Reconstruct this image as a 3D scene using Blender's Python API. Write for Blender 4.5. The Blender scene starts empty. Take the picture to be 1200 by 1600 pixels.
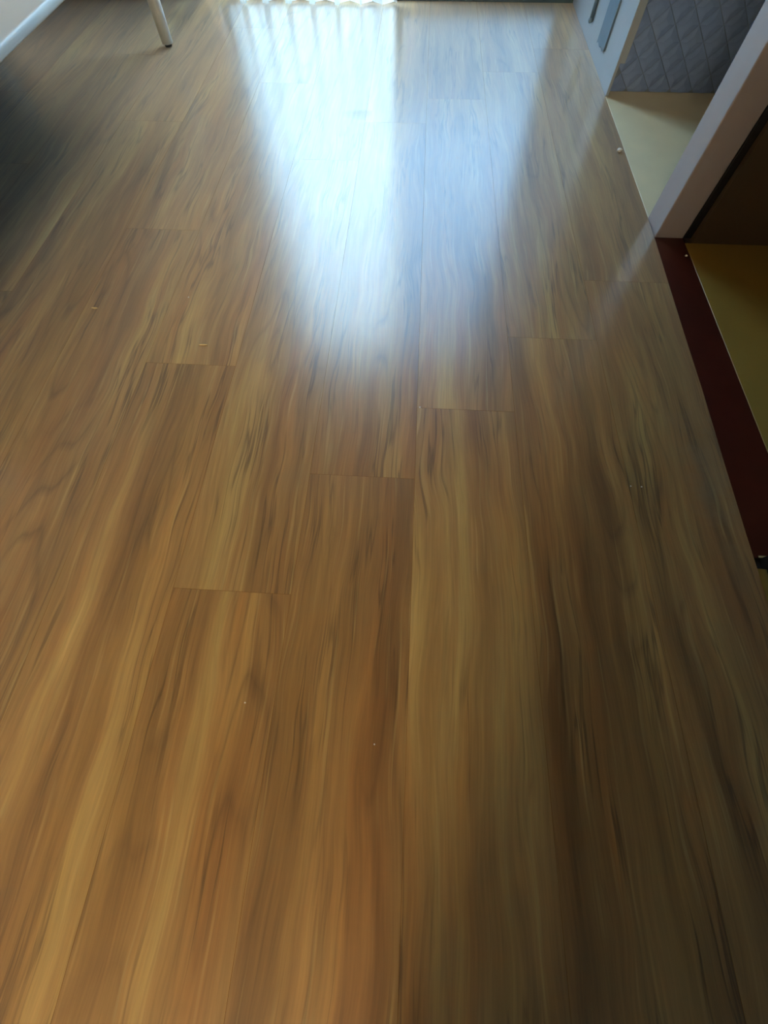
import bpy, bmesh, math, random
from mathutils import Vector, Matrix, noise as mnoise

random.seed(7)
S = bpy.context.scene
COL = S.collection

# ------------------------------------------------------------------ camera
H = 0.75                                    # lens height above the floor
FPX, PITCH, ROLL, YAW = 640.0, 1.13551, -0.013182, -0.071427
fw = Vector((math.sin(YAW) * math.cos(PITCH), math.cos(YAW) * math.cos(PITCH), -math.sin(PITCH)))
rt = Vector((math.cos(YAW), -math.sin(YAW), 0))
up = rt.cross(fw)
R_ = rt * math.cos(ROLL) + up * math.sin(ROLL)
U_ = up * math.cos(ROLL) - rt * math.sin(ROLL)
cam_d = bpy.data.cameras.new('camera')
cam_d.sensor_fit = 'HORIZONTAL'
cam_d.sensor_width = 36
cam_d.lens = 36 * FPX / 1200
cam_d.clip_start = 0.02
cam = bpy.data.objects.new('camera', cam_d)
COL.objects.link(cam)
cam.matrix_world = Matrix(((R_.x, U_.x, -fw.x, 0), (R_.y, U_.y, -fw.y, 0), (R_.z, U_.z, -fw.z, H), (0, 0, 0, 1)))
S.camera = cam

# ------------------------------------------------------------------ world, lights, exposure
W = bpy.data.worlds.new('sky')
S.world = W
W.use_nodes = True
wb = W.node_tree.nodes['Background']
wb.inputs['Color'].default_value = (0.50, 0.77, 1.0, 1)
wb.inputs['Strength'].default_value = 4.75

FAR = 3.07                                  # far wall
WX0, WX1, WZ1 = -1.005, 0.69, 2.26          # balcony door opening
pl = bpy.data.lights.new('window_portal', 'AREA')
pl.shape = 'RECTANGLE'
pl.size, pl.size_y = WX1 - WX0, WZ1
pl.cycles.is_portal = True
po = bpy.data.objects.new('window_portal', pl)
COL.objects.link(po)
po.location = ((WX0 + WX1) / 2, FAR + 0.13, WZ1 / 2)
po.rotation_euler = (math.radians(-90), 0, 0)

vs = S.view_settings
vs.view_transform = 'Standard'
vs.look = 'None'
vs.gamma = 1
vs.use_curve_mapping = False
vs.exposure = 1.62
FILL_GLOW = 56.0                            # unseen warm fill tube added behind the camera
S.cycles.use_denoising = True
S.cycles.max_bounces = 7
S.cycles.diffuse_bounces = 3
S.cycles.glossy_bounces = 3
S.cycles.use_adaptive_sampling = True
S.cycles.adaptive_threshold = 0.02
S.cycles.transparent_max_bounces = 10


# ------------------------------------------------------------------ material helpers
def srgb(r, g, b):
    f = lambda c: (c / 255 / 12.92) if c / 255 <= 0.04045 else ((c / 255 + 0.055) / 1.055) ** 2.4
    return (f(r), f(g), f(b), 1)


class NT:
    def __init__(s, name):
        s.m = bpy.data.materials.new(name)
        s.m.use_nodes = True
        s.t = s.m.node_tree
        s.b = s.t.nodes.get('Principled BSDF')
        s.out = s.t.nodes.get('Material Output')

    def n(s, kind, **kw):
        nd = s.t.nodes.new(kind)
        for k, v in kw.items():
            setattr(nd, k, v)
        return nd

    def l(s, a, b):
        s.t.links.new(a, b)

    def val(s, sock, v):
        if hasattr(v, 'is_output') or isinstance(v, bpy.types.NodeSocket):
            s.l(v, sock)
        else:
            sock.default_value = v

    def math(s, op, a, b=0.0, c=0.0, clamp=False):
        nd = s.n('ShaderNodeMath', operation=op, use_clamp=clamp)
        for i, v in enumerate((a, b, c)):
            s.val(nd.inputs[i], v)
        return nd.outputs[0]

    def mapping(s, vec, scale=(1, 1, 1), loc=(0, 0, 0)):
        nd = s.n('ShaderNodeMapping')
        s.l(vec, nd.inputs['Vector'])
        s.val(nd.inputs['Scale'], scale)
        s.val(nd.inputs['Location'], loc)
        return nd.outputs[0]

    def noise(s, vec, scale=1, detail=3, rough=0.5, dist=0.0, out='Fac'):
        nd = s.n('ShaderNodeTexNoise')
        s.l(vec, nd.inputs['Vector'])
        nd.inputs['Scale'].default_value = scale
        nd.inputs['Detail'].default_value = detail
        nd.inputs['Roughness'].default_value = rough
        nd.inputs['Distortion'].default_value = dist
        return nd.outputs[out]

    def ramp(s, fac, stops, interp='LINEAR'):
        nd = s.n('ShaderNodeValToRGB')
        nd.color_ramp.interpolation = interp
        e = nd.color_ramp.elements
        while len(e) > 1:
            e.remove(e[-1])
        e[0].position, e[0].color = stops[0]
        for p, c in stops[1:]:
            q = e.new(p)
            q.color = c
        s.l(fac, nd.inputs[0])
        return nd.outputs[0]

    def mix(s, a, b, fac, mode='MIX'):
        nd = s.n('ShaderNodeMix', data_type='RGBA', blend_type=mode)
        s.val(nd.inputs[0], fac)
        s.val(nd.inputs[6], a)
        s.val(nd.inputs[7], b)
        return nd.outputs[2]

    def bump(s, h, strength=0.2, dist=0.001):
        nd = s.n('ShaderNodeBump')
        nd.inputs['Strength'].default_value = strength
        nd.inputs['Distance'].default_value = dist
        s.l(h, nd.inputs['Height'])
        s.l(nd.outputs[0], s.b.inputs['Normal'])


def g(v):
    return (v, v, v, 1)


def painted(name, col, rough=0.5, var=0.06, scale=6, bump=0.05, spec=0.5):
    """A paint with slight unevenness."""
    k = NT(name)
    tc = k.n('ShaderNodeTexCoord').outputs['Object']
    n1 = k.noise(tc, scale, 4)
    lo = tuple(c * (1 - var) for c in col[:3]) + (1,)
    hi = tuple(min(1, c * (1 + var)) for c in col[:3]) + (1,)
    k.l(k.ramp(n1, [(0.3, lo), (0.7, hi)]), k.b.inputs['Base Color'])
    k.b.inputs['Roughness'].default_value = rough
    k.b.inputs['Specular IOR Level'].default_value = spec
    n2 = k.noise(tc, scale * 40, 3)
    k.bump(n2, bump, 0.001)
    return k.m


def wood_floor():
    k = NT('vinyl_plank_wood')
    oi = k.n('ShaderNodeObjectInfo')
    tc = k.n('ShaderNodeTexCoord').outputs['Object']
    off = k.n('ShaderNodeCombineXYZ')
    k.l(k.math('MULTIPLY', oi.outputs['Random'], 17.0), off.inputs[0])
    k.l(k.math('MULTIPLY', oi.outputs['Random'], 91.0), off.inputs[1])
    k.l(k.math('MULTIPLY', oi.outputs['Random'], 53.0), off.inputs[2])
    va = k.n('ShaderNodeVectorMath', operation='ADD')
    k.l(tc, va.inputs[0])
    k.l(off.outputs[0], va.inputs[1])
    P = va.outputs[0]
    # slow sideways wander of the grain
    wv = k.n('ShaderNodeVectorMath', operation='MULTIPLY_ADD')
    k.l(k.noise(k.mapping(P, (7, 2.4, 1)), 1, 2, out='Color'), wv.inputs[0])
    wv.inputs[1].default_value = (0.055, 0, 0)
    k.l(P, wv.inputs[2])
    Q = wv.outputs[0]
    broad = k.noise(k.mapping(Q, (13, 0.8, 1)), 1, 2, 0.45)
    mid = k.noise(k.mapping(Q, (56, 2.8, 1)), 1, 3, 0.55)
    fine = k.noise(k.mapping(Q, (260, 9, 1)), 1, 3, 0.6)
    hue = k.noise(k.mapping(Q, (20, 1.3, 1), (31, 7, 3)), 1, 2, 0.5)
    # colour of the boards: tan to red brown
    f = k.math('ADD', k.math('MULTIPLY', broad, 0.68), k.math('MULTIPLY', mid, 0.32))
    c1 = k.ramp(f, [(0.32, srgb(124, 86, 48)), (0.44, srgb(150, 107, 62)), (0.53, srgb(164, 121, 72)),
                    (0.62, srgb(179, 139, 85)), (0.74, srgb(192, 156, 98))])
    c2 = k.ramp(hue, [(0.35, (1.0, 0.86, 0.74, 1)), (0.52, (1, 1, 1, 1)), (0.66, (0.98, 1.0, 0.93, 1))])
    c = k.mix(c1, c2, 0.8, 'MULTIPLY')
    # growth-ring lines: contour lines of a stretched field give flame shapes
    field = k.noise(k.mapping(P, (7.5, 0.8, 1), (3, 11, 5)), 1, 1.5, 0.45)
    saw = k.math('FRACT', k.math('MULTIPLY', field, 15.0))
    ring = k.ramp(saw, [(0.0, g(1)), (0.10, g(0.35)), (0.35, g(0.0)), (0.80, g(0)), (1.0, g(1))])
    patch = k.ramp(k.noise(k.mapping(P, (10, 1.5, 1), (13, 2, 9)), 1, 2), [(0.50, g(0)), (0.66, g(1))])
    ringm = k.math('MULTIPLY', k.math('MULTIPLY', ring, patch), 0.5)
    c = k.mix(c, srgb(84, 52, 26), ringm)
    # dark mineral streaks
    vein = k.noise(k.mapping(Q, (46, 1.7, 1), (5, 3, 21)), 1, 3, 0.55)
    vr = k.ramp(k.math('ABSOLUTE', k.math('SUBTRACT', vein, 0.5)), [(0.0, g(1)), (0.012, g(0.7)), (0.035, g(0))])
    vpatch = k.ramp(k.noise(k.mapping(P, (14, 2.6, 1), (1, 8, 2)), 1, 2), [(0.46, g(0)), (0.60, g(1))])
    c = k.mix(c, srgb(66, 38, 16), k.math('MULTIPLY', k.math('MULTIPLY', vr, vpatch), 0.62))
    # pale threads
    lt = k.ramp(k.noise(k.mapping(Q, (120, 3.2, 1), (9, 1, 4)), 1, 2), [(0.60, g(0)), (0.72, g(1))])
    c = k.mix(c, srgb(212, 180, 124), k.math('MULTIPLY', lt, 0.24))
    c = k.mix(c, k.ramp(fine, [(0.3, g(0.80)), (0.7, g(1.14))]), 0.75, 'MULTIPLY')
    c = k.mix(c, oi.outputs['Color'], 1.0, 'MULTIPLY')
    # a smear of dried filler left by the right-hand edge, and dull spots
    gp = k.n('ShaderNodeNewGeometry').outputs['Position']
    sp = k.n('ShaderNodeVectorMath', operation='DISTANCE')
    k.l(k.mapping(gp, (9.5, 3.6, 0)), sp.inputs[0])
    sp.inputs[1].default_value = (0.650 * 9.5, 0.47 * 3.6, 0)
    sm = k.math('SUBTRACT', 1.45, k.math('ADD', sp.outputs['Value'], k.math('MULTIPLY', k.noise(gp, 22, 4, 0.65), 1.7)), clamp=True)
    smf = k.ramp(sm, [(0.02, g(0)), (0.50, g(0.32))])
    c = k.mix(c, srgb(150, 132, 98), smf)
    k.l(c, k.b.inputs['Base Color'])
    r1 = k.ramp(k.noise(gp, 5, 3), [(0.3, g(0.20)), (0.7, g(0.235))])
    k.l(r1, k.b.inputs['Coat Roughness'])
    # worn spots where the lacquer is dull: scattered ticks and one larger scuff
    tick = k.ramp(k.noise(k.mapping(gp, (30, 46, 1)), 1, 2, 0.55), [(0.735, g(0)), (0.76, g(0.55))])
    sd = k.n('ShaderNodeVectorMath', operation='DISTANCE')
    k.l(k.mapping(gp, (19, 26, 0)), sd.inputs[0])
    sd.inputs[1].default_value = (-0.205 * 19, 1.955 * 26, 0)
    sc = k.math('ADD', sd.outputs['Value'], k.math('MULTIPLY', k.noise(gp, 45, 3, 0.6), 1.2))
    scm = k.ramp(k.math('MULTIPLY', sc, 0.5), [(0.70, g(0.5)), (0.76, g(0))])
    worn = k.math('MAXIMUM', tick, scm)
    k.l(k.math('MULTIPLY', k.math('SUBTRACT', 1.0, worn), 0.66), k.b.inputs['Coat Weight'])
    k.b.inputs['Coat IOR'].default_value = 1.65
    k.b.inputs['Roughness'].default_value = 0.31
    k.b.inputs['IOR'].default_value = 1.5
    k.b.inputs['Specular IOR Level'].default_value = 1.0
    k.b.inputs['Sheen Weight'].default_value = 0.42
    k.b.inputs['Sheen Roughness'].default_value = 0.45
    return k.m


M = {}
M['floor'] = wood_floor()
M['edge'] = painted('plank_cut_edge', srgb(140, 100, 60), 0.9, 0.1, 20, 0.0, 0.0)
M['sub'] = painted('floor_underlay', srgb(48, 34, 22), 0.8)
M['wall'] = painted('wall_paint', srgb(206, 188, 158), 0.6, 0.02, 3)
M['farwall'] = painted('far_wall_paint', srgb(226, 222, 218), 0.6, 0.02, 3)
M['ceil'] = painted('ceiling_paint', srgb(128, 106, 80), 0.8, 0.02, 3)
M['panel'] = painted('panel_paint', srgb(160, 168, 176), 0.4, 0.03, 5)
M['post'] = painted('post_paint', srgb(160, 152, 154), 0.45, 0.03, 9)
M['skirt'] = painted('skirting_paint', srgb(86, 108, 116), 0.45, 0.05, 9)
M['frame'] = painted('door_frame_aluminium', srgb(70, 92, 100), 0.4, 0.05, 9)
M['cream'] = painted('cream_floor_tile', srgb(246, 230, 190), 0.4, 0.05, 7)
M['cream_shaded'] = painted('shaded_floor_tile', srgb(160, 130, 62), 0.4, 0.05, 7)  # cream tile darkened, the bathroom's shade is in the colour
M['grout'] = painted('tile_grout', srgb(120, 112, 86), 0.8)
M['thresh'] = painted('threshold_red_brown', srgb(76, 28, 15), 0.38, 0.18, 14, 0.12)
M['beige'] = painted('partition_beige_shaded', srgb(78, 63, 45), 0.55, 0.06, 4)  # beige darkened to hold the doorway's shade
M['black'] = painted('black_strip', srgb(14, 14, 15), 0.6)
M['dark'] = painted('shade_dark_brown', srgb(26, 18, 14), 0.6)  # the near wall's shade is put into this colour; added pieces share it
M['trim'] = painted('floor_edge_trim', srgb(150, 118, 56), 0.35, 0.15, 30)
M['slate'] = painted('slate_blue_tile', srgb(128, 152, 196), 0.38, 0.10, 22)
M['slateg'] = painted('slate_blue_backing', srgb(120, 134, 150), 0.6)
M['white'] = painted('white_lacquer', srgb(226, 228, 226), 0.28, 0.015, 5)
M['rubber'] = painted('foot_rubber', srgb(16, 24, 26), 0.6)
M['strip'] = painted('slate_strip', srgb(104, 124, 140), 0.5, 0.08, 20)
M['crumb'] = painted('plaster_crumb', srgb(232, 226, 214), 0.7)
M['splinter'] = painted('pale_splinter', srgb(214, 186, 132), 0.6)
M['balcony'] = painted('balcony_concrete', srgb(226, 228, 226), 0.8)


def glass_mat(name, tint):
    k = NT(name)
    fr = k.n('ShaderNodeFresnel')
    fr.inputs['IOR'].default_value = 1.45
    tr = k.n('ShaderNodeBsdfTransparent')
    tr.inputs[0].default_value = tint
    gl = k.n('ShaderNodeBsdfGlossy')
    gl.inputs['Roughness'].default_value = 0.02
    mx = k.n('ShaderNodeMixShader')
    k.l(fr.outputs[0], mx.inputs[0])
    k.l(tr.outputs[0], mx.inputs[1])
    k.l(gl.outputs[0], mx.inputs[2])
    k.l(mx.outputs[0], k.out.inputs['Surface'])
    return k.m


M['glass'] = glass_mat('blue_tinted_glass', (0.44, 0.51, 0.57, 1))


def sheer_mat():
    k = NT('sheer_curtain')
    tc = k.n('ShaderNodeTexCoord').outputs['Object']
    wv = k.noise(k.mapping(tc, (900, 900, 900)), 1, 1)
    col = k.ramp(wv, [(0.3, (0.78, 0.84, 0.88, 1)), (0.7, (0.86, 0.92, 0.95, 1))])
    tl = k.n('ShaderNodeBsdfTranslucent')
    df = k.n('ShaderNodeBsdfDiffuse')
    tr = k.n('ShaderNodeBsdfTransparent')
    tr.inputs[0].default_value = (1, 0.99, 0.97, 1)
    k.l(col, tl.inputs[0])
    k.l(col, df.inputs[0])
    m1 = k.n('ShaderNodeMixShader')
    m1.inputs[0].default_value = 0.2
    k.l(tl.outputs[0], m1.inputs[1])
    k.l(df.outputs[0], m1.inputs[2])
    m2 = k.n('ShaderNodeMixShader')
    m2.inputs[0].default_value = 0.30
    k.l(m1.outputs[0], m2.inputs[1])
    k.l(tr.outputs[0], m2.inputs[2])
    k.l(m2.outputs[0], k.out.inputs['Surface'])
    return k.m


M['sheer'] = sheer_mat()


# ------------------------------------------------------------------ mesh helpers
def link(name, bm, m, parent=None, loc=(0, 0, 0), smooth=False):
    me = bpy.data.meshes.new(name)
    bmesh.ops.recalc_face_normals(bm, faces=bm.faces[:])
    bm.to_mesh(me)
    bm.free()
    if smooth:
        for p in me.polygons:
            p.use_smooth = True
    me.materials.append(m)
    o = bpy.data.objects.new(name, me)
    COL.objects.link(o)
    o.location = loc
    o.parent = parent
    return o


def box(bm, x0, x1, y0, y1, z0, z1):
    v = [bm.verts.new(p) for p in ((x0, y0, z0), (x1, y0, z0), (x1, y1, z0), (x0, y1, z0),
                                   (x0, y0, z1), (x1, y0, z1), (x1, y1, z1), (x0, y1, z1))]
    for f in ((0, 3, 2, 1), (4, 5, 6, 7), (0, 1, 5, 4), (1, 2, 6, 5), (2, 3, 7, 6), (3, 0, 4, 7)):
        bm.faces.new([v[i] for i in f])
    return v


def prism(bm, poly, z0, z1):
    """Vertical prism over a polygon given counter-clockwise."""
    a = [bm.verts.new((x, y, z0)) for x, y in poly]
    b = [bm.verts.new((x, y, z1)) for x, y in poly]
    n = len(poly)
    bm.faces.new(a[::-1])
    bm.faces.new(b)
    for i in range(n):
        bm.faces.new((a[i], a[(i + 1) % n], b[(i + 1) % n], b[i]))


def bev(bm, w, seg=2):
    bmesh.ops.bevel(bm, geom=bm.edges[:] , offset=w, segments=seg, affect='EDGES', profile=0.5)


def boxo(name, x0, x1, y0, y1, z0, z1, m, parent=None, bevel=0.0, seg=2):
    bm = bmesh.new()
    box(bm, x0, x1, y0, y1, z0, z1)
    if bevel:
        bev(bm, bevel, seg)
    return link(name, bm, m, parent)


def struct(o):
    o['kind'] = 'structure'
    return o


def tag(o, label, cat, group=None):
    o['label'] = label
    o['category'] = cat
    if group:
        o['group'] = group
    return o


# ------------------------------------------------------------------ floor: every plank a piece
XL, XR, YB, YF = -2.2, 0.70, -4.2, FAR
PW, PL = 0.2215, 1.472
PY_SPLIT = 1.277
struct(boxo('floor_slab', XL - 0.1, 2.0, YB - 0.1, FAR + 0.12, -0.10, -0.031, M['sub']))
floor = struct(boxo('floor', XL, 0.7928, YB, PY_SPLIT, -0.03, -0.006, M['sub']))

boxo('underlay', XL, 0.7128, PY_SPLIT, YF, -0.03, -0.006, M['sub'], floor)


def edge_x(y):          # the cut edge along the right-hand wall is not quite parallel to the boards
    t = min(1, max(0, (y - 0.2) / 1.2))
    return 0.684 + 0.028 * t


JOINT = {12: 1.075, 11: 0.850, 10: 0.615, 9: 0.428, 8: 0.170, 7: 0.717, 6: 1.24, 5: 0.40, 4: 0.95, 3: 0.1, 2: 0.6, 1: 1.1, 0: 0.3}
rp = random.Random(21)
seam_x = [XL] + [0.478 - 0.2215 * k for k in range(11, -1, -1)] + [None]
for i in range(13):
    x0 = max(seam_x[i], XL)
    x1 = seam_x[i + 1]
    j = JOINT[i]
    ys = sorted(j + PL * n for n in range(-4, 4))
    ys = [YB] + [y for y in ys if YB + 0.02 < y < YF - 0.02] + [YF]
    for y0, y1 in zip(ys[:-1], ys[1:]):
        gp = 0.00004
        a0, a1 = (x1, x1) if x1 is not None else (edge_x(y0), edge_x(y1))
        poly = [(x0 + gp, y0 + gp), (a0 - gp, y0 + gp), (a1 - gp, y1 - gp), (x0 + gp, y1 - gp)]
        if x1 is None:
            poly = [(x0 + gp, y0 + gp)]
            for q in range(9):
                y = y0 + gp + (y1 - y0 - 2 * gp) * q / 8
                poly.append((edge_x(y) + 0.0012 * math.sin(y * 37) + 0.0009 * math.sin(y * 91), y))
            poly.append((x0 + gp, y1 - gp))
        cx, cy = (x0 + (x1 or XR)) / 2, (y0 + y1) / 2
        b = 0.00022
        bm = bmesh.new()
        lo = [bm.verts.new((x - cx, y - cy, -0.006)) for x, y in poly]
        sh = [bm.verts.new((x - cx, y - cy, -0.0003)) for x, y in poly]
        tp = []
        for x, y in poly:
            dx = b if x < cx else -b
            dy = b if y <= y0 + gp + 1e-6 else (-b if y >= y1 - gp - 1e-6 else 0)
            tp.append(bm.verts.new((x - cx + dx, y - cy + dy, 0)))
        n = len(poly)
        bm.faces.new(lo[::-1])
        bm.faces.new(tp)
        for A, B in ((lo, sh), (sh, tp)):
            for q in range(n):
                bm.faces.new((A[q], A[(q + 1) % n], B[(q + 1) % n], B[q]))
        o = link('plank', bm, M['floor'], floor, (cx, cy, 0))
        o.data.materials.append(M['edge'])
        for p in o.data.polygons:
            p.material_index = 0 if p.normal.z > 0.9 else 1
        v = rp.uniform(1.06, 1.24)
        w = rp.uniform(-0.04, 0.04)
        o.color = (v * (1 + w * 0.4), v * 1.085, v * 0.97 * (1 - w), 1)

# ------------------------------------------------------------------ room shell
CEIL = 2.45
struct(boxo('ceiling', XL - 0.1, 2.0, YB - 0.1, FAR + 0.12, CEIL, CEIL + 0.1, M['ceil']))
struct(boxo('wall_left', XL - 0.1, XL, YB - 0.1, FAR + 0.12, -0.02, CEIL, M['wall']))
struct(boxo('wall_back', XL - 0.1, 2.0, YB - 0.1, YB, -0.02, CEIL, M['wall']))
# far wall with the balcony door opening
bm = bmesh.new()
box(bm, XL, WX0, FAR, FAR + 0.12, -0.02, CEIL)
box(bm, WX0, WX1, FAR, FAR + 0.12, WZ1, CEIL)
box(bm, WX1, 0.745, FAR, FAR + 0.12, -0.02, CEIL)
struct(link('wall_far', bm, M['farwall']))
struct(boxo('baseboard_far', XL, WX0 - 0.05, FAR - 0.014, FAR, 0, 0.08, M['skirt'], None, 0.003))
# right wall: thin panel by the far corner, thicker casing from just above the floor
PN0 = 2.14
struct(boxo('wall_right_far', 0.712, 0.722, PN0, FAR, -0.03, CEIL, M['panel']))
c = struct(boxo('trim_1', 0.7222, 0.741, PN0, PN0 + 0.03, 0.086, CEIL, M['panel'], None, 0.001))
c2 = struct(boxo('trim_2', 0.712, 0.722, PN0 - 0.004, PN0 - 0.0002, 0.0, CEIL, M['panel'], None, 0.0006))
# recess between the panel and the post
struct(boxo('wall_recess_back', 0.723, 1.5, 2.185, 2.25, -0.02, CEIL, M['slateg']))
struct(boxo('wall_recess_side', 1.42, 1.5, 1.37, 2.185, -0.02, CEIL, M['wall']))
# post, black strip, partition, doorway
PX0, PX1, PY0, PY1 = 0.713, 0.794, 1.278, 1.374
struct(boxo('trim_3', PX0, PX1, PY0, PY1, -0.03, CEIL, M['post'], None, 0.003))
struct(boxo('trim_4', PX1 + 0.0003, PX1 + 0.020, PY0 - 0.004, PY0 + 0.03, 0.0, CEIL, M['black'], None, 0.001))  # black strip in the gap between post and partition
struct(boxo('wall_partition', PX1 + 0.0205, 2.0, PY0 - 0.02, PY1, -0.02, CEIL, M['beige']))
struct(boxo('wall_right_near', 0.70, 0.80, YB, 0.292, -0.02, CEIL, M['dark']))  # painted near black to stand in for its shade
struct(boxo('wall_bathroom_near', 0.80, 2.0, -0.2, 0.1, -0.02, CEIL, M['wall']))
struct(boxo('wall_bathroom_side', 1.9, 2.0, 0.1, 1.258, -0.02, CEIL, M['wall']))
# red-brown threshold
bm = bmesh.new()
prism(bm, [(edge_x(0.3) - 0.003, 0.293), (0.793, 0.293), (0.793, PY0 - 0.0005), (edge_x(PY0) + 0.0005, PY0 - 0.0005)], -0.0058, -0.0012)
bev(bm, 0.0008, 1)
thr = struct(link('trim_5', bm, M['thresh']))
# cut edge of the flooring by the near jamb
bm = bmesh.new()
n = 8
rings = []
for q in range(n + 1):
    y = 0.268 - q * 0.022
    x = edge_x(y)
    rings.append([bm.verts.new((x - 0.002 + 0.018 * math.sin(t), y, 0.0002 + 0.006 * math.cos(t) - 0.006 * (1 if i == 4 else 0)))
                  for i, t in enumerate((-0.2, 0.3, 0.8, 1.2, 1.57))])
for a, b in zip(rings[:-1], rings[1:]):
    for i in range(4):
        bm.faces.new((a[i], a[i + 1], b[i + 1], b[i]))
struct(link('trim_6', bm, M['trim'], None, (0, 0, 0), True))

struct(boxo('trim_8', 0.696, 0.793, 0.2925, 0.2965, -0.0012, 0.0008, M['splinter'], None, 0.0004))

# cream tiles in the recess; the bathroom's are darkened to carry its shade
def tiled(name, x0, x1, y0, y1, sx, sy, mat='cream'):
    f = struct(boxo(name, x0, x1, y0, y1, -0.03, -0.006, M['grout']))
    nx, ny = max(1, round((x1 - x0) / sx)), max(1, round((y1 - y0) / sy))
    dx, dy = (x1 - x0) / nx, (y1 - y0) / ny
    bm = bmesh.new()
    box(bm, 0.001, dx - 0.001, 0.001, dy - 0.001, -0.006, -0.002)
    bev(bm, 0.001, 1)
    first = None
    for i in range(nx):
        for j in range(ny):
            if first is None:
                first = o = link('tile', bm, M[mat], f)
            else:
                o = first.copy()
                COL.objects.link(o)
                o.parent = f
            o.location = (x0 + i * dx, y0 + j * dy, 0)
    return f


tiled('floor_recess', 0.7135, 1.42, 1.375, 2.185, 0.8, 0.9)
tiled('floor_bathroom', 0.7935, 1.9, 0.1, 1.2575, 1.2, 1.2, 'cream_shaded')

# diamond tiles on the back of the recess, cut where they meet the floor and the panel
DH = 0.041
V0 = Vector((0.836, 0.130))
dw = bpy.data.objects['wall_recess_back']


def diamond():
    bm = bmesh.new()
    cs = ((0, -1), (1, 0), (0, 1), (-1, 0))
    rings = [[bm.verts.new((x * DH * k, y, z * DH * k)) for x, z in cs] for k, y in ((0.985, 0.0), (0.955, -0.002), (0.40, -0.0055))]
    for P_, Q_ in zip(rings[:-1], rings[1:]):
        for q in range(4):
            bm.faces.new((P_[q], P_[(q + 1) % 4], Q_[(q + 1) % 4], Q_[q]))
    bm.faces.new(rings[-1])
    return bm


first = None
for i in range(-20, 26):
    for j in range(-20, 26):
        cx, cz = V0.x + DH * (i - j), V0.y + DH * (i + j + 1)
        if not (0.715 < cx < 1.38 and -0.03 < cz < 0.92):
            continue
        if cx - DH > 0.7235 and cz - DH > -0.001:
            if first is None:
                first = o = link('diamond_tile', diamond(), M['slate'], dw)
            else:
                o = first.copy()
                COL.objects.link(o)
                o.parent = dw
        else:
            bm = diamond()
            for co, no in (((0.724 - cx, 0, 0), (-1, 0, 0)), ((0, 0, -0.001 - cz), (0, 0, -1))):
                bmesh.ops.bisect_plane(bm, geom=bm.verts[:] + bm.edges[:] + bm.faces[:], plane_co=co, plane_no=no, clear_outer=True)
            if len(bm.faces) == 0:
                bm.free()
                continue
            o = link('diamond_tile', bm, M['slate'], dw)
        o.location = (cx, 2.1845, cz)

# ------------------------------------------------------------------ balcony door
d = struct(boxo('door_1', WX0, WX1, FAR + 0.03, FAR + 0.11, -0.02, 0.030, M['frame'], None, 0.003))
boxo('frame_head', WX0, WX1, FAR + 0.03, FAR + 0.11, WZ1 - 0.04, WZ1, M['frame'], d)
boxo('frame_side', WX0, WX0 + 0.035, FAR + 0.03, FAR + 0.11, 0.03, WZ1 - 0.04, M['frame'], d)
boxo('frame_side', WX1 - 0.035, WX1, FAR + 0.03, FAR + 0.11, 0.03, WZ1 - 0.04, M['frame'], d)
boxo('sliding_leaf_rail', -0.13, WX1 - 0.036, FAR + 0.045, FAR + 0.075, 0.031, 0.075, M['frame'], d, 0.002)
boxo('sliding_leaf_stile', -0.13, -0.095, FAR + 0.045, FAR + 0.075, 0.0755, WZ1 - 0.041, M['frame'], d, 0.002)
boxo('pane', -0.0945, WX1 - 0.036, FAR + 0.057, FAR + 0.063, 0.0755, WZ1 - 0.041, M['glass'], d)
struct(boxo('trim_7', WX0 - 0.02, 0.711, FAR - 0.012, FAR + 0.0295, 0.0, 0.026, M['frame'], None, 0.002))
struct(boxo('ground_balcony', -3.5, 3.5, FAR + 0.12, FAR + 1.5, -0.12, -0.02, M['balcony']))

# solid balcony parapet
struct(boxo('wall_balcony', -3.5, 3.5, FAR + 1.30, FAR + 1.42, -0.02, 0.95, M['balcony'], None, 0.01))

# sheer curtain in front of the left half
cur = bpy.data.objects.new('sheer_curtain', None)
COL.objects.link(cur)
cur.location = (-0.5, 3.005, 0.008)
tag(cur, 'white pleated sheer curtain hanging over the left half of the balcony door', 'curtain')
bm = bmesh.new()
NU, NV = 260, 14
grid = []
for v in range(NV + 1):
    z = 2.26 * v / NV
    row = []
    for u in range(NU + 1):
        t = u / NU
        x = -0.93 + 0.81 * t
        flat = min(1, max(0, (t - 0.62) / 0.30))
        am = 0.046 * (1 - 0.6 * flat)
        ph = 2 * math.pi * t * 7.4 + 0.5 * math.sin(7 * t)
        sway = 0.004 * math.sin(3 * z + 9 * t)
        row.append(bm.verts.new((x + 0.5 + 0.028 * (1 - 0.85 * flat) * math.sin(2 * ph) + sway, am * math.sin(ph) + 0.01 * math.sin(5 * t), z)))
    grid.append(row)
for v in range(NV):
    for u in range(NU):
        bm.faces.new((grid[v][u], grid[v][u + 1], grid[v + 1][u + 1], grid[v + 1][u]))
link('fabric', bm, M['sheer'], cur, (0, 0, 0), True)
bm = bmesh.new()
bmesh.ops.create_cone(bm, cap_ends=True, segments=16, radius1=0.012, radius2=0.012, depth=1.7,
                      matrix=Matrix.Translation((0.36, 0, 2.27)) @ Matrix.Rotation(math.pi / 2, 4, 'Y'))
link('curtain_rod', bm, M['white'], cur, (0, 0, 0), True)

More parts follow.
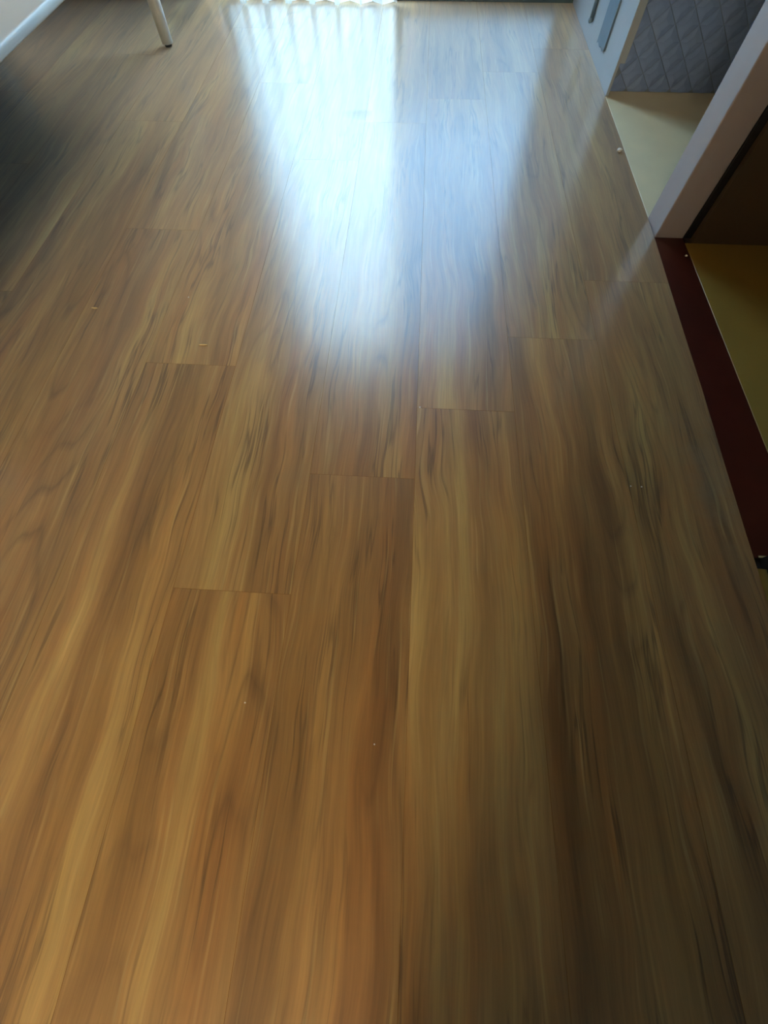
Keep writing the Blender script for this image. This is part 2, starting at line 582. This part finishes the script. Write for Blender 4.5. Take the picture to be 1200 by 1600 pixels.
# ------------------------------------------------------------------ low white table at the left
tb = bpy.data.objects.new('low_table', None)
COL.objects.link(tb)
tb.location = (-1.50, 1.50, 0)
tag(tb, 'low white table with rounded edge and slim round legs by the left wall', 'table')
bm = bmesh.new()
box(bm, -0.44, 0.443, -1.05, 1.045, 0.292, 0.318)
bev(bm, 0.0095, 4)
link('table_top', bm, M['white'], tb, (0, 0, 0), True)
boxo('shade_under_panel', -0.425, 0.385, -0.96, 0.96, 0.276, 0.2915, M['dark'], tb)  # dark panels added to deepen the shade under the table
boxo('shade_back_panel', -0.425, -0.405, -0.95, 0.95, 0.004, 0.2755, M['dark'], tb)
boxo('shade_end_panel', -0.40, 0.36, -0.955, -0.935, 0.004, 0.2755, M['dark'], tb)  # added to keep light out from below the top
for lx, ly in ((0.415, 1.01), (0.415, -1.01), (-0.40, 1.01), (-0.40, -1.01)):
    bm = bmesh.new()
    bmesh.ops.create_cone(bm, cap_ends=True, segments=28, radius1=0.0225, radius2=0.0285, depth=0.283,
                          matrix=Matrix.Translation((0, 0, 0.1505)))
    lg = link('leg', bm, M['white'], tb, (lx, ly, 0), True)
    bm = bmesh.new()
    bmesh.ops.create_cone(bm, cap_ends=True, segments=20, radius1=0.0145, radius2=0.016, depth=0.009,
                          matrix=Matrix.Translation((0, 0, 0.0045)))
    link('foot_pad', bm, M['rubber'], lg)

# ------------------------------------------------------------------ strips hanging on the right wall near the corner
bm = bmesh.new()
y0, y1 = 2.325, 2.445
pts = [(y0, 0.062), (y0 + 0.02, 0.055), (y0 + 0.045, 0.060), (y0 + 0.07, 0.052), (y0 + 0.10, 0.057), (y1, 0.050), (y1, 1.15), (y0, 1.15)]
fa = [bm.verts.new((0.7045, y, z)) for y, z in pts]
fb = [bm.verts.new((0.7118, y, z)) for y, z in pts]
bm.faces.new(fa)
bm.faces.new(fb[::-1])
for i in range(len(pts)):
    q = (i + 1) % len(pts)
    bm.faces.new((fa[i], fb[i], fb[q], fa[q]))
tag(link('wall_strip', bm, M['strip']), 'wide slate blue strip hanging down the pale wall beside the recess', 'strip')
bm = bmesh.new()
bmesh.ops.create_cone(bm, cap_ends=True, segments=14, radius1=0.0075, radius2=0.0075, depth=1.05,
                      matrix=Matrix.Translation((0.7035, 2.625, 0.59)))
bmesh.ops.create_uvsphere(bm, u_segments=14, v_segments=8, radius=0.0095, matrix=Matrix.Translation((0.7022, 2.625, 0.062)))
tag(link('hanging_cord', bm, M['strip'], None, (0, 0, 0), True), 'thin dark cord hanging on the pale wall near the far corner', 'cord')

# ------------------------------------------------------------------ crumbs on the floor
def crumb(x, y, r, label, seed, mat='crumb', z=0.0, stretch=(1, 1, 0.7)):
    bm = bmesh.new()
    bmesh.ops.create_icosphere(bm, subdivisions=2, radius=r)
    for v in bm.verts:
        k = 1 + 0.35 * mnoise.noise(v.co / r * 1.3 + Vector((seed, seed * 2, 0)))
        v.co = Vector((v.co.x * stretch[0], v.co.y * stretch[1], v.co.z * stretch[2])) * k
    lo = min(v.co.z for v in bm.verts)
    o = link('crumb' if mat == 'crumb' else 'splinter', bm, M[mat], None, (x, y, z - lo))
    return tag(o, label, 'crumb' if mat == 'crumb' else 'splinter')


def px(u, v):
    dv = fw * FPX + R_ * (u - 600) - U_ * (v - 800)
    t = H / -dv.z
    return dv.x * t, dv.y * t


CR = [(967, 238, 0.0085, 'largest white crumb on the floor in front of the recess'),
      (656, 637, 0.0022, 'tiny white crumb at the end joint of a plank in mid floor'),
      (985, 760, 0.0015, 'left of two tiny white crumbs side by side near the threshold'),
      (1002, 761, 0.0015, 'right of two tiny white crumbs side by side near the threshold'),
      (295, 465, 0.0018, 'tiny pale crumb on the floor just above the pale splinter'),
      (585, 1163, 0.0013, 'tiny white crumb lying alone low in the middle of the floor'),
      (383, 1098, 0.0014, 'tiny white crumb on the lower left of the floor')]
for i, (u, v, r, lb) in enumerate(CR):
    x, y = px(u, v)
    crumb(x, y, r, lb, i * 3.7 + 1)
x, y = px(1072, 400)
crumb(x, y, 0.0035, 'small white crumb on the red brown threshold at the foot of the post', 40.3, 'crumb', -0.0015)
x, y = px(318, 539)
crumb(x, y, 0.0035, 'pale wood splinter lying across the floor left of the window reflection', 5.5, 'splinter', 0, (3.4, 0.5, 0.4))
x, y = px(148, 482)
crumb(x, y, 0.004, 'short pale splinter on a dark streak at the left of the floor', 8.5, 'splinter', 0, (2.2, 0.5, 0.4))

# ------------------------------------------------------------------ unseen fill tube added high on the back wall, behind the camera
fill_lamp = bpy.data.objects.new('added_wall_lamp', None)
COL.objects.link(fill_lamp)
fill_lamp.location = (-0.95, YB, 2.0)
tag(fill_lamp, 'unseen warm fill tube added high on the back wall', 'fill_lamp')
boxo('housing', -0.85, 0.85, 0.0005, 0.05, -0.035, 0.035, M['white'], fill_lamp, 0.004)
km = NT('fill_tube')
km.b.inputs['Base Color'].default_value = (0.8, 0.75, 0.65, 1)
km.b.inputs['Emission Color'].default_value = (1.0, 0.90, 0.68, 1)
km.b.inputs['Emission Strength'].default_value = FILL_GLOW
bm = bmesh.new()
bmesh.ops.create_cone(bm, cap_ends=True, segments=24, radius1=0.06, radius2=0.06, depth=1.58,
                      matrix=Matrix.Translation((0, 0.115, 0)) @ Matrix.Rotation(math.pi / 2, 4, 'Y'))
link('tube', bm, km.m, fill_lamp, (0, 0, 0), True)
for sx in (-1, 1):
    boxo('end_cap', sx * 0.815 - 0.0245, sx * 0.815 + 0.0245, 0.0505, 0.165, -0.03, 0.03, M['white'], fill_lamp, 0.004)

# ------------------------------------------------------------------ unseen dark cabinet added behind the camera to shade the near floor
wd = bpy.data.objects.new('shade_cabinet', None)
COL.objects.link(wd)
wd.location = (0.335, -0.94, 0)
tag(wd, 'unseen dark two door cabinet added behind the viewer to shade the floor', 'shade_cabinet')
boxo('body', -0.355, 0.355, -0.42, 0.38, 0.06, 1.9, M['dark'], wd, 0.004)
boxo('plinth', -0.335, 0.335, -0.40, 0.34, 0.0, 0.0595, M['dark'], wd)
for sx in (-1, 1):
    dr = boxo('door', min(sx * 0.002, sx * 0.353), max(sx * 0.002, sx * 0.353), 0.381, 0.40, 0.065, 1.895, M['dark'], wd, 0.003)
    boxo('handle', sx * 0.05 - 0.006, sx * 0.05 + 0.006, 0.401, 0.425, 0.85, 1.02, M['frame'], dr, 0.003)
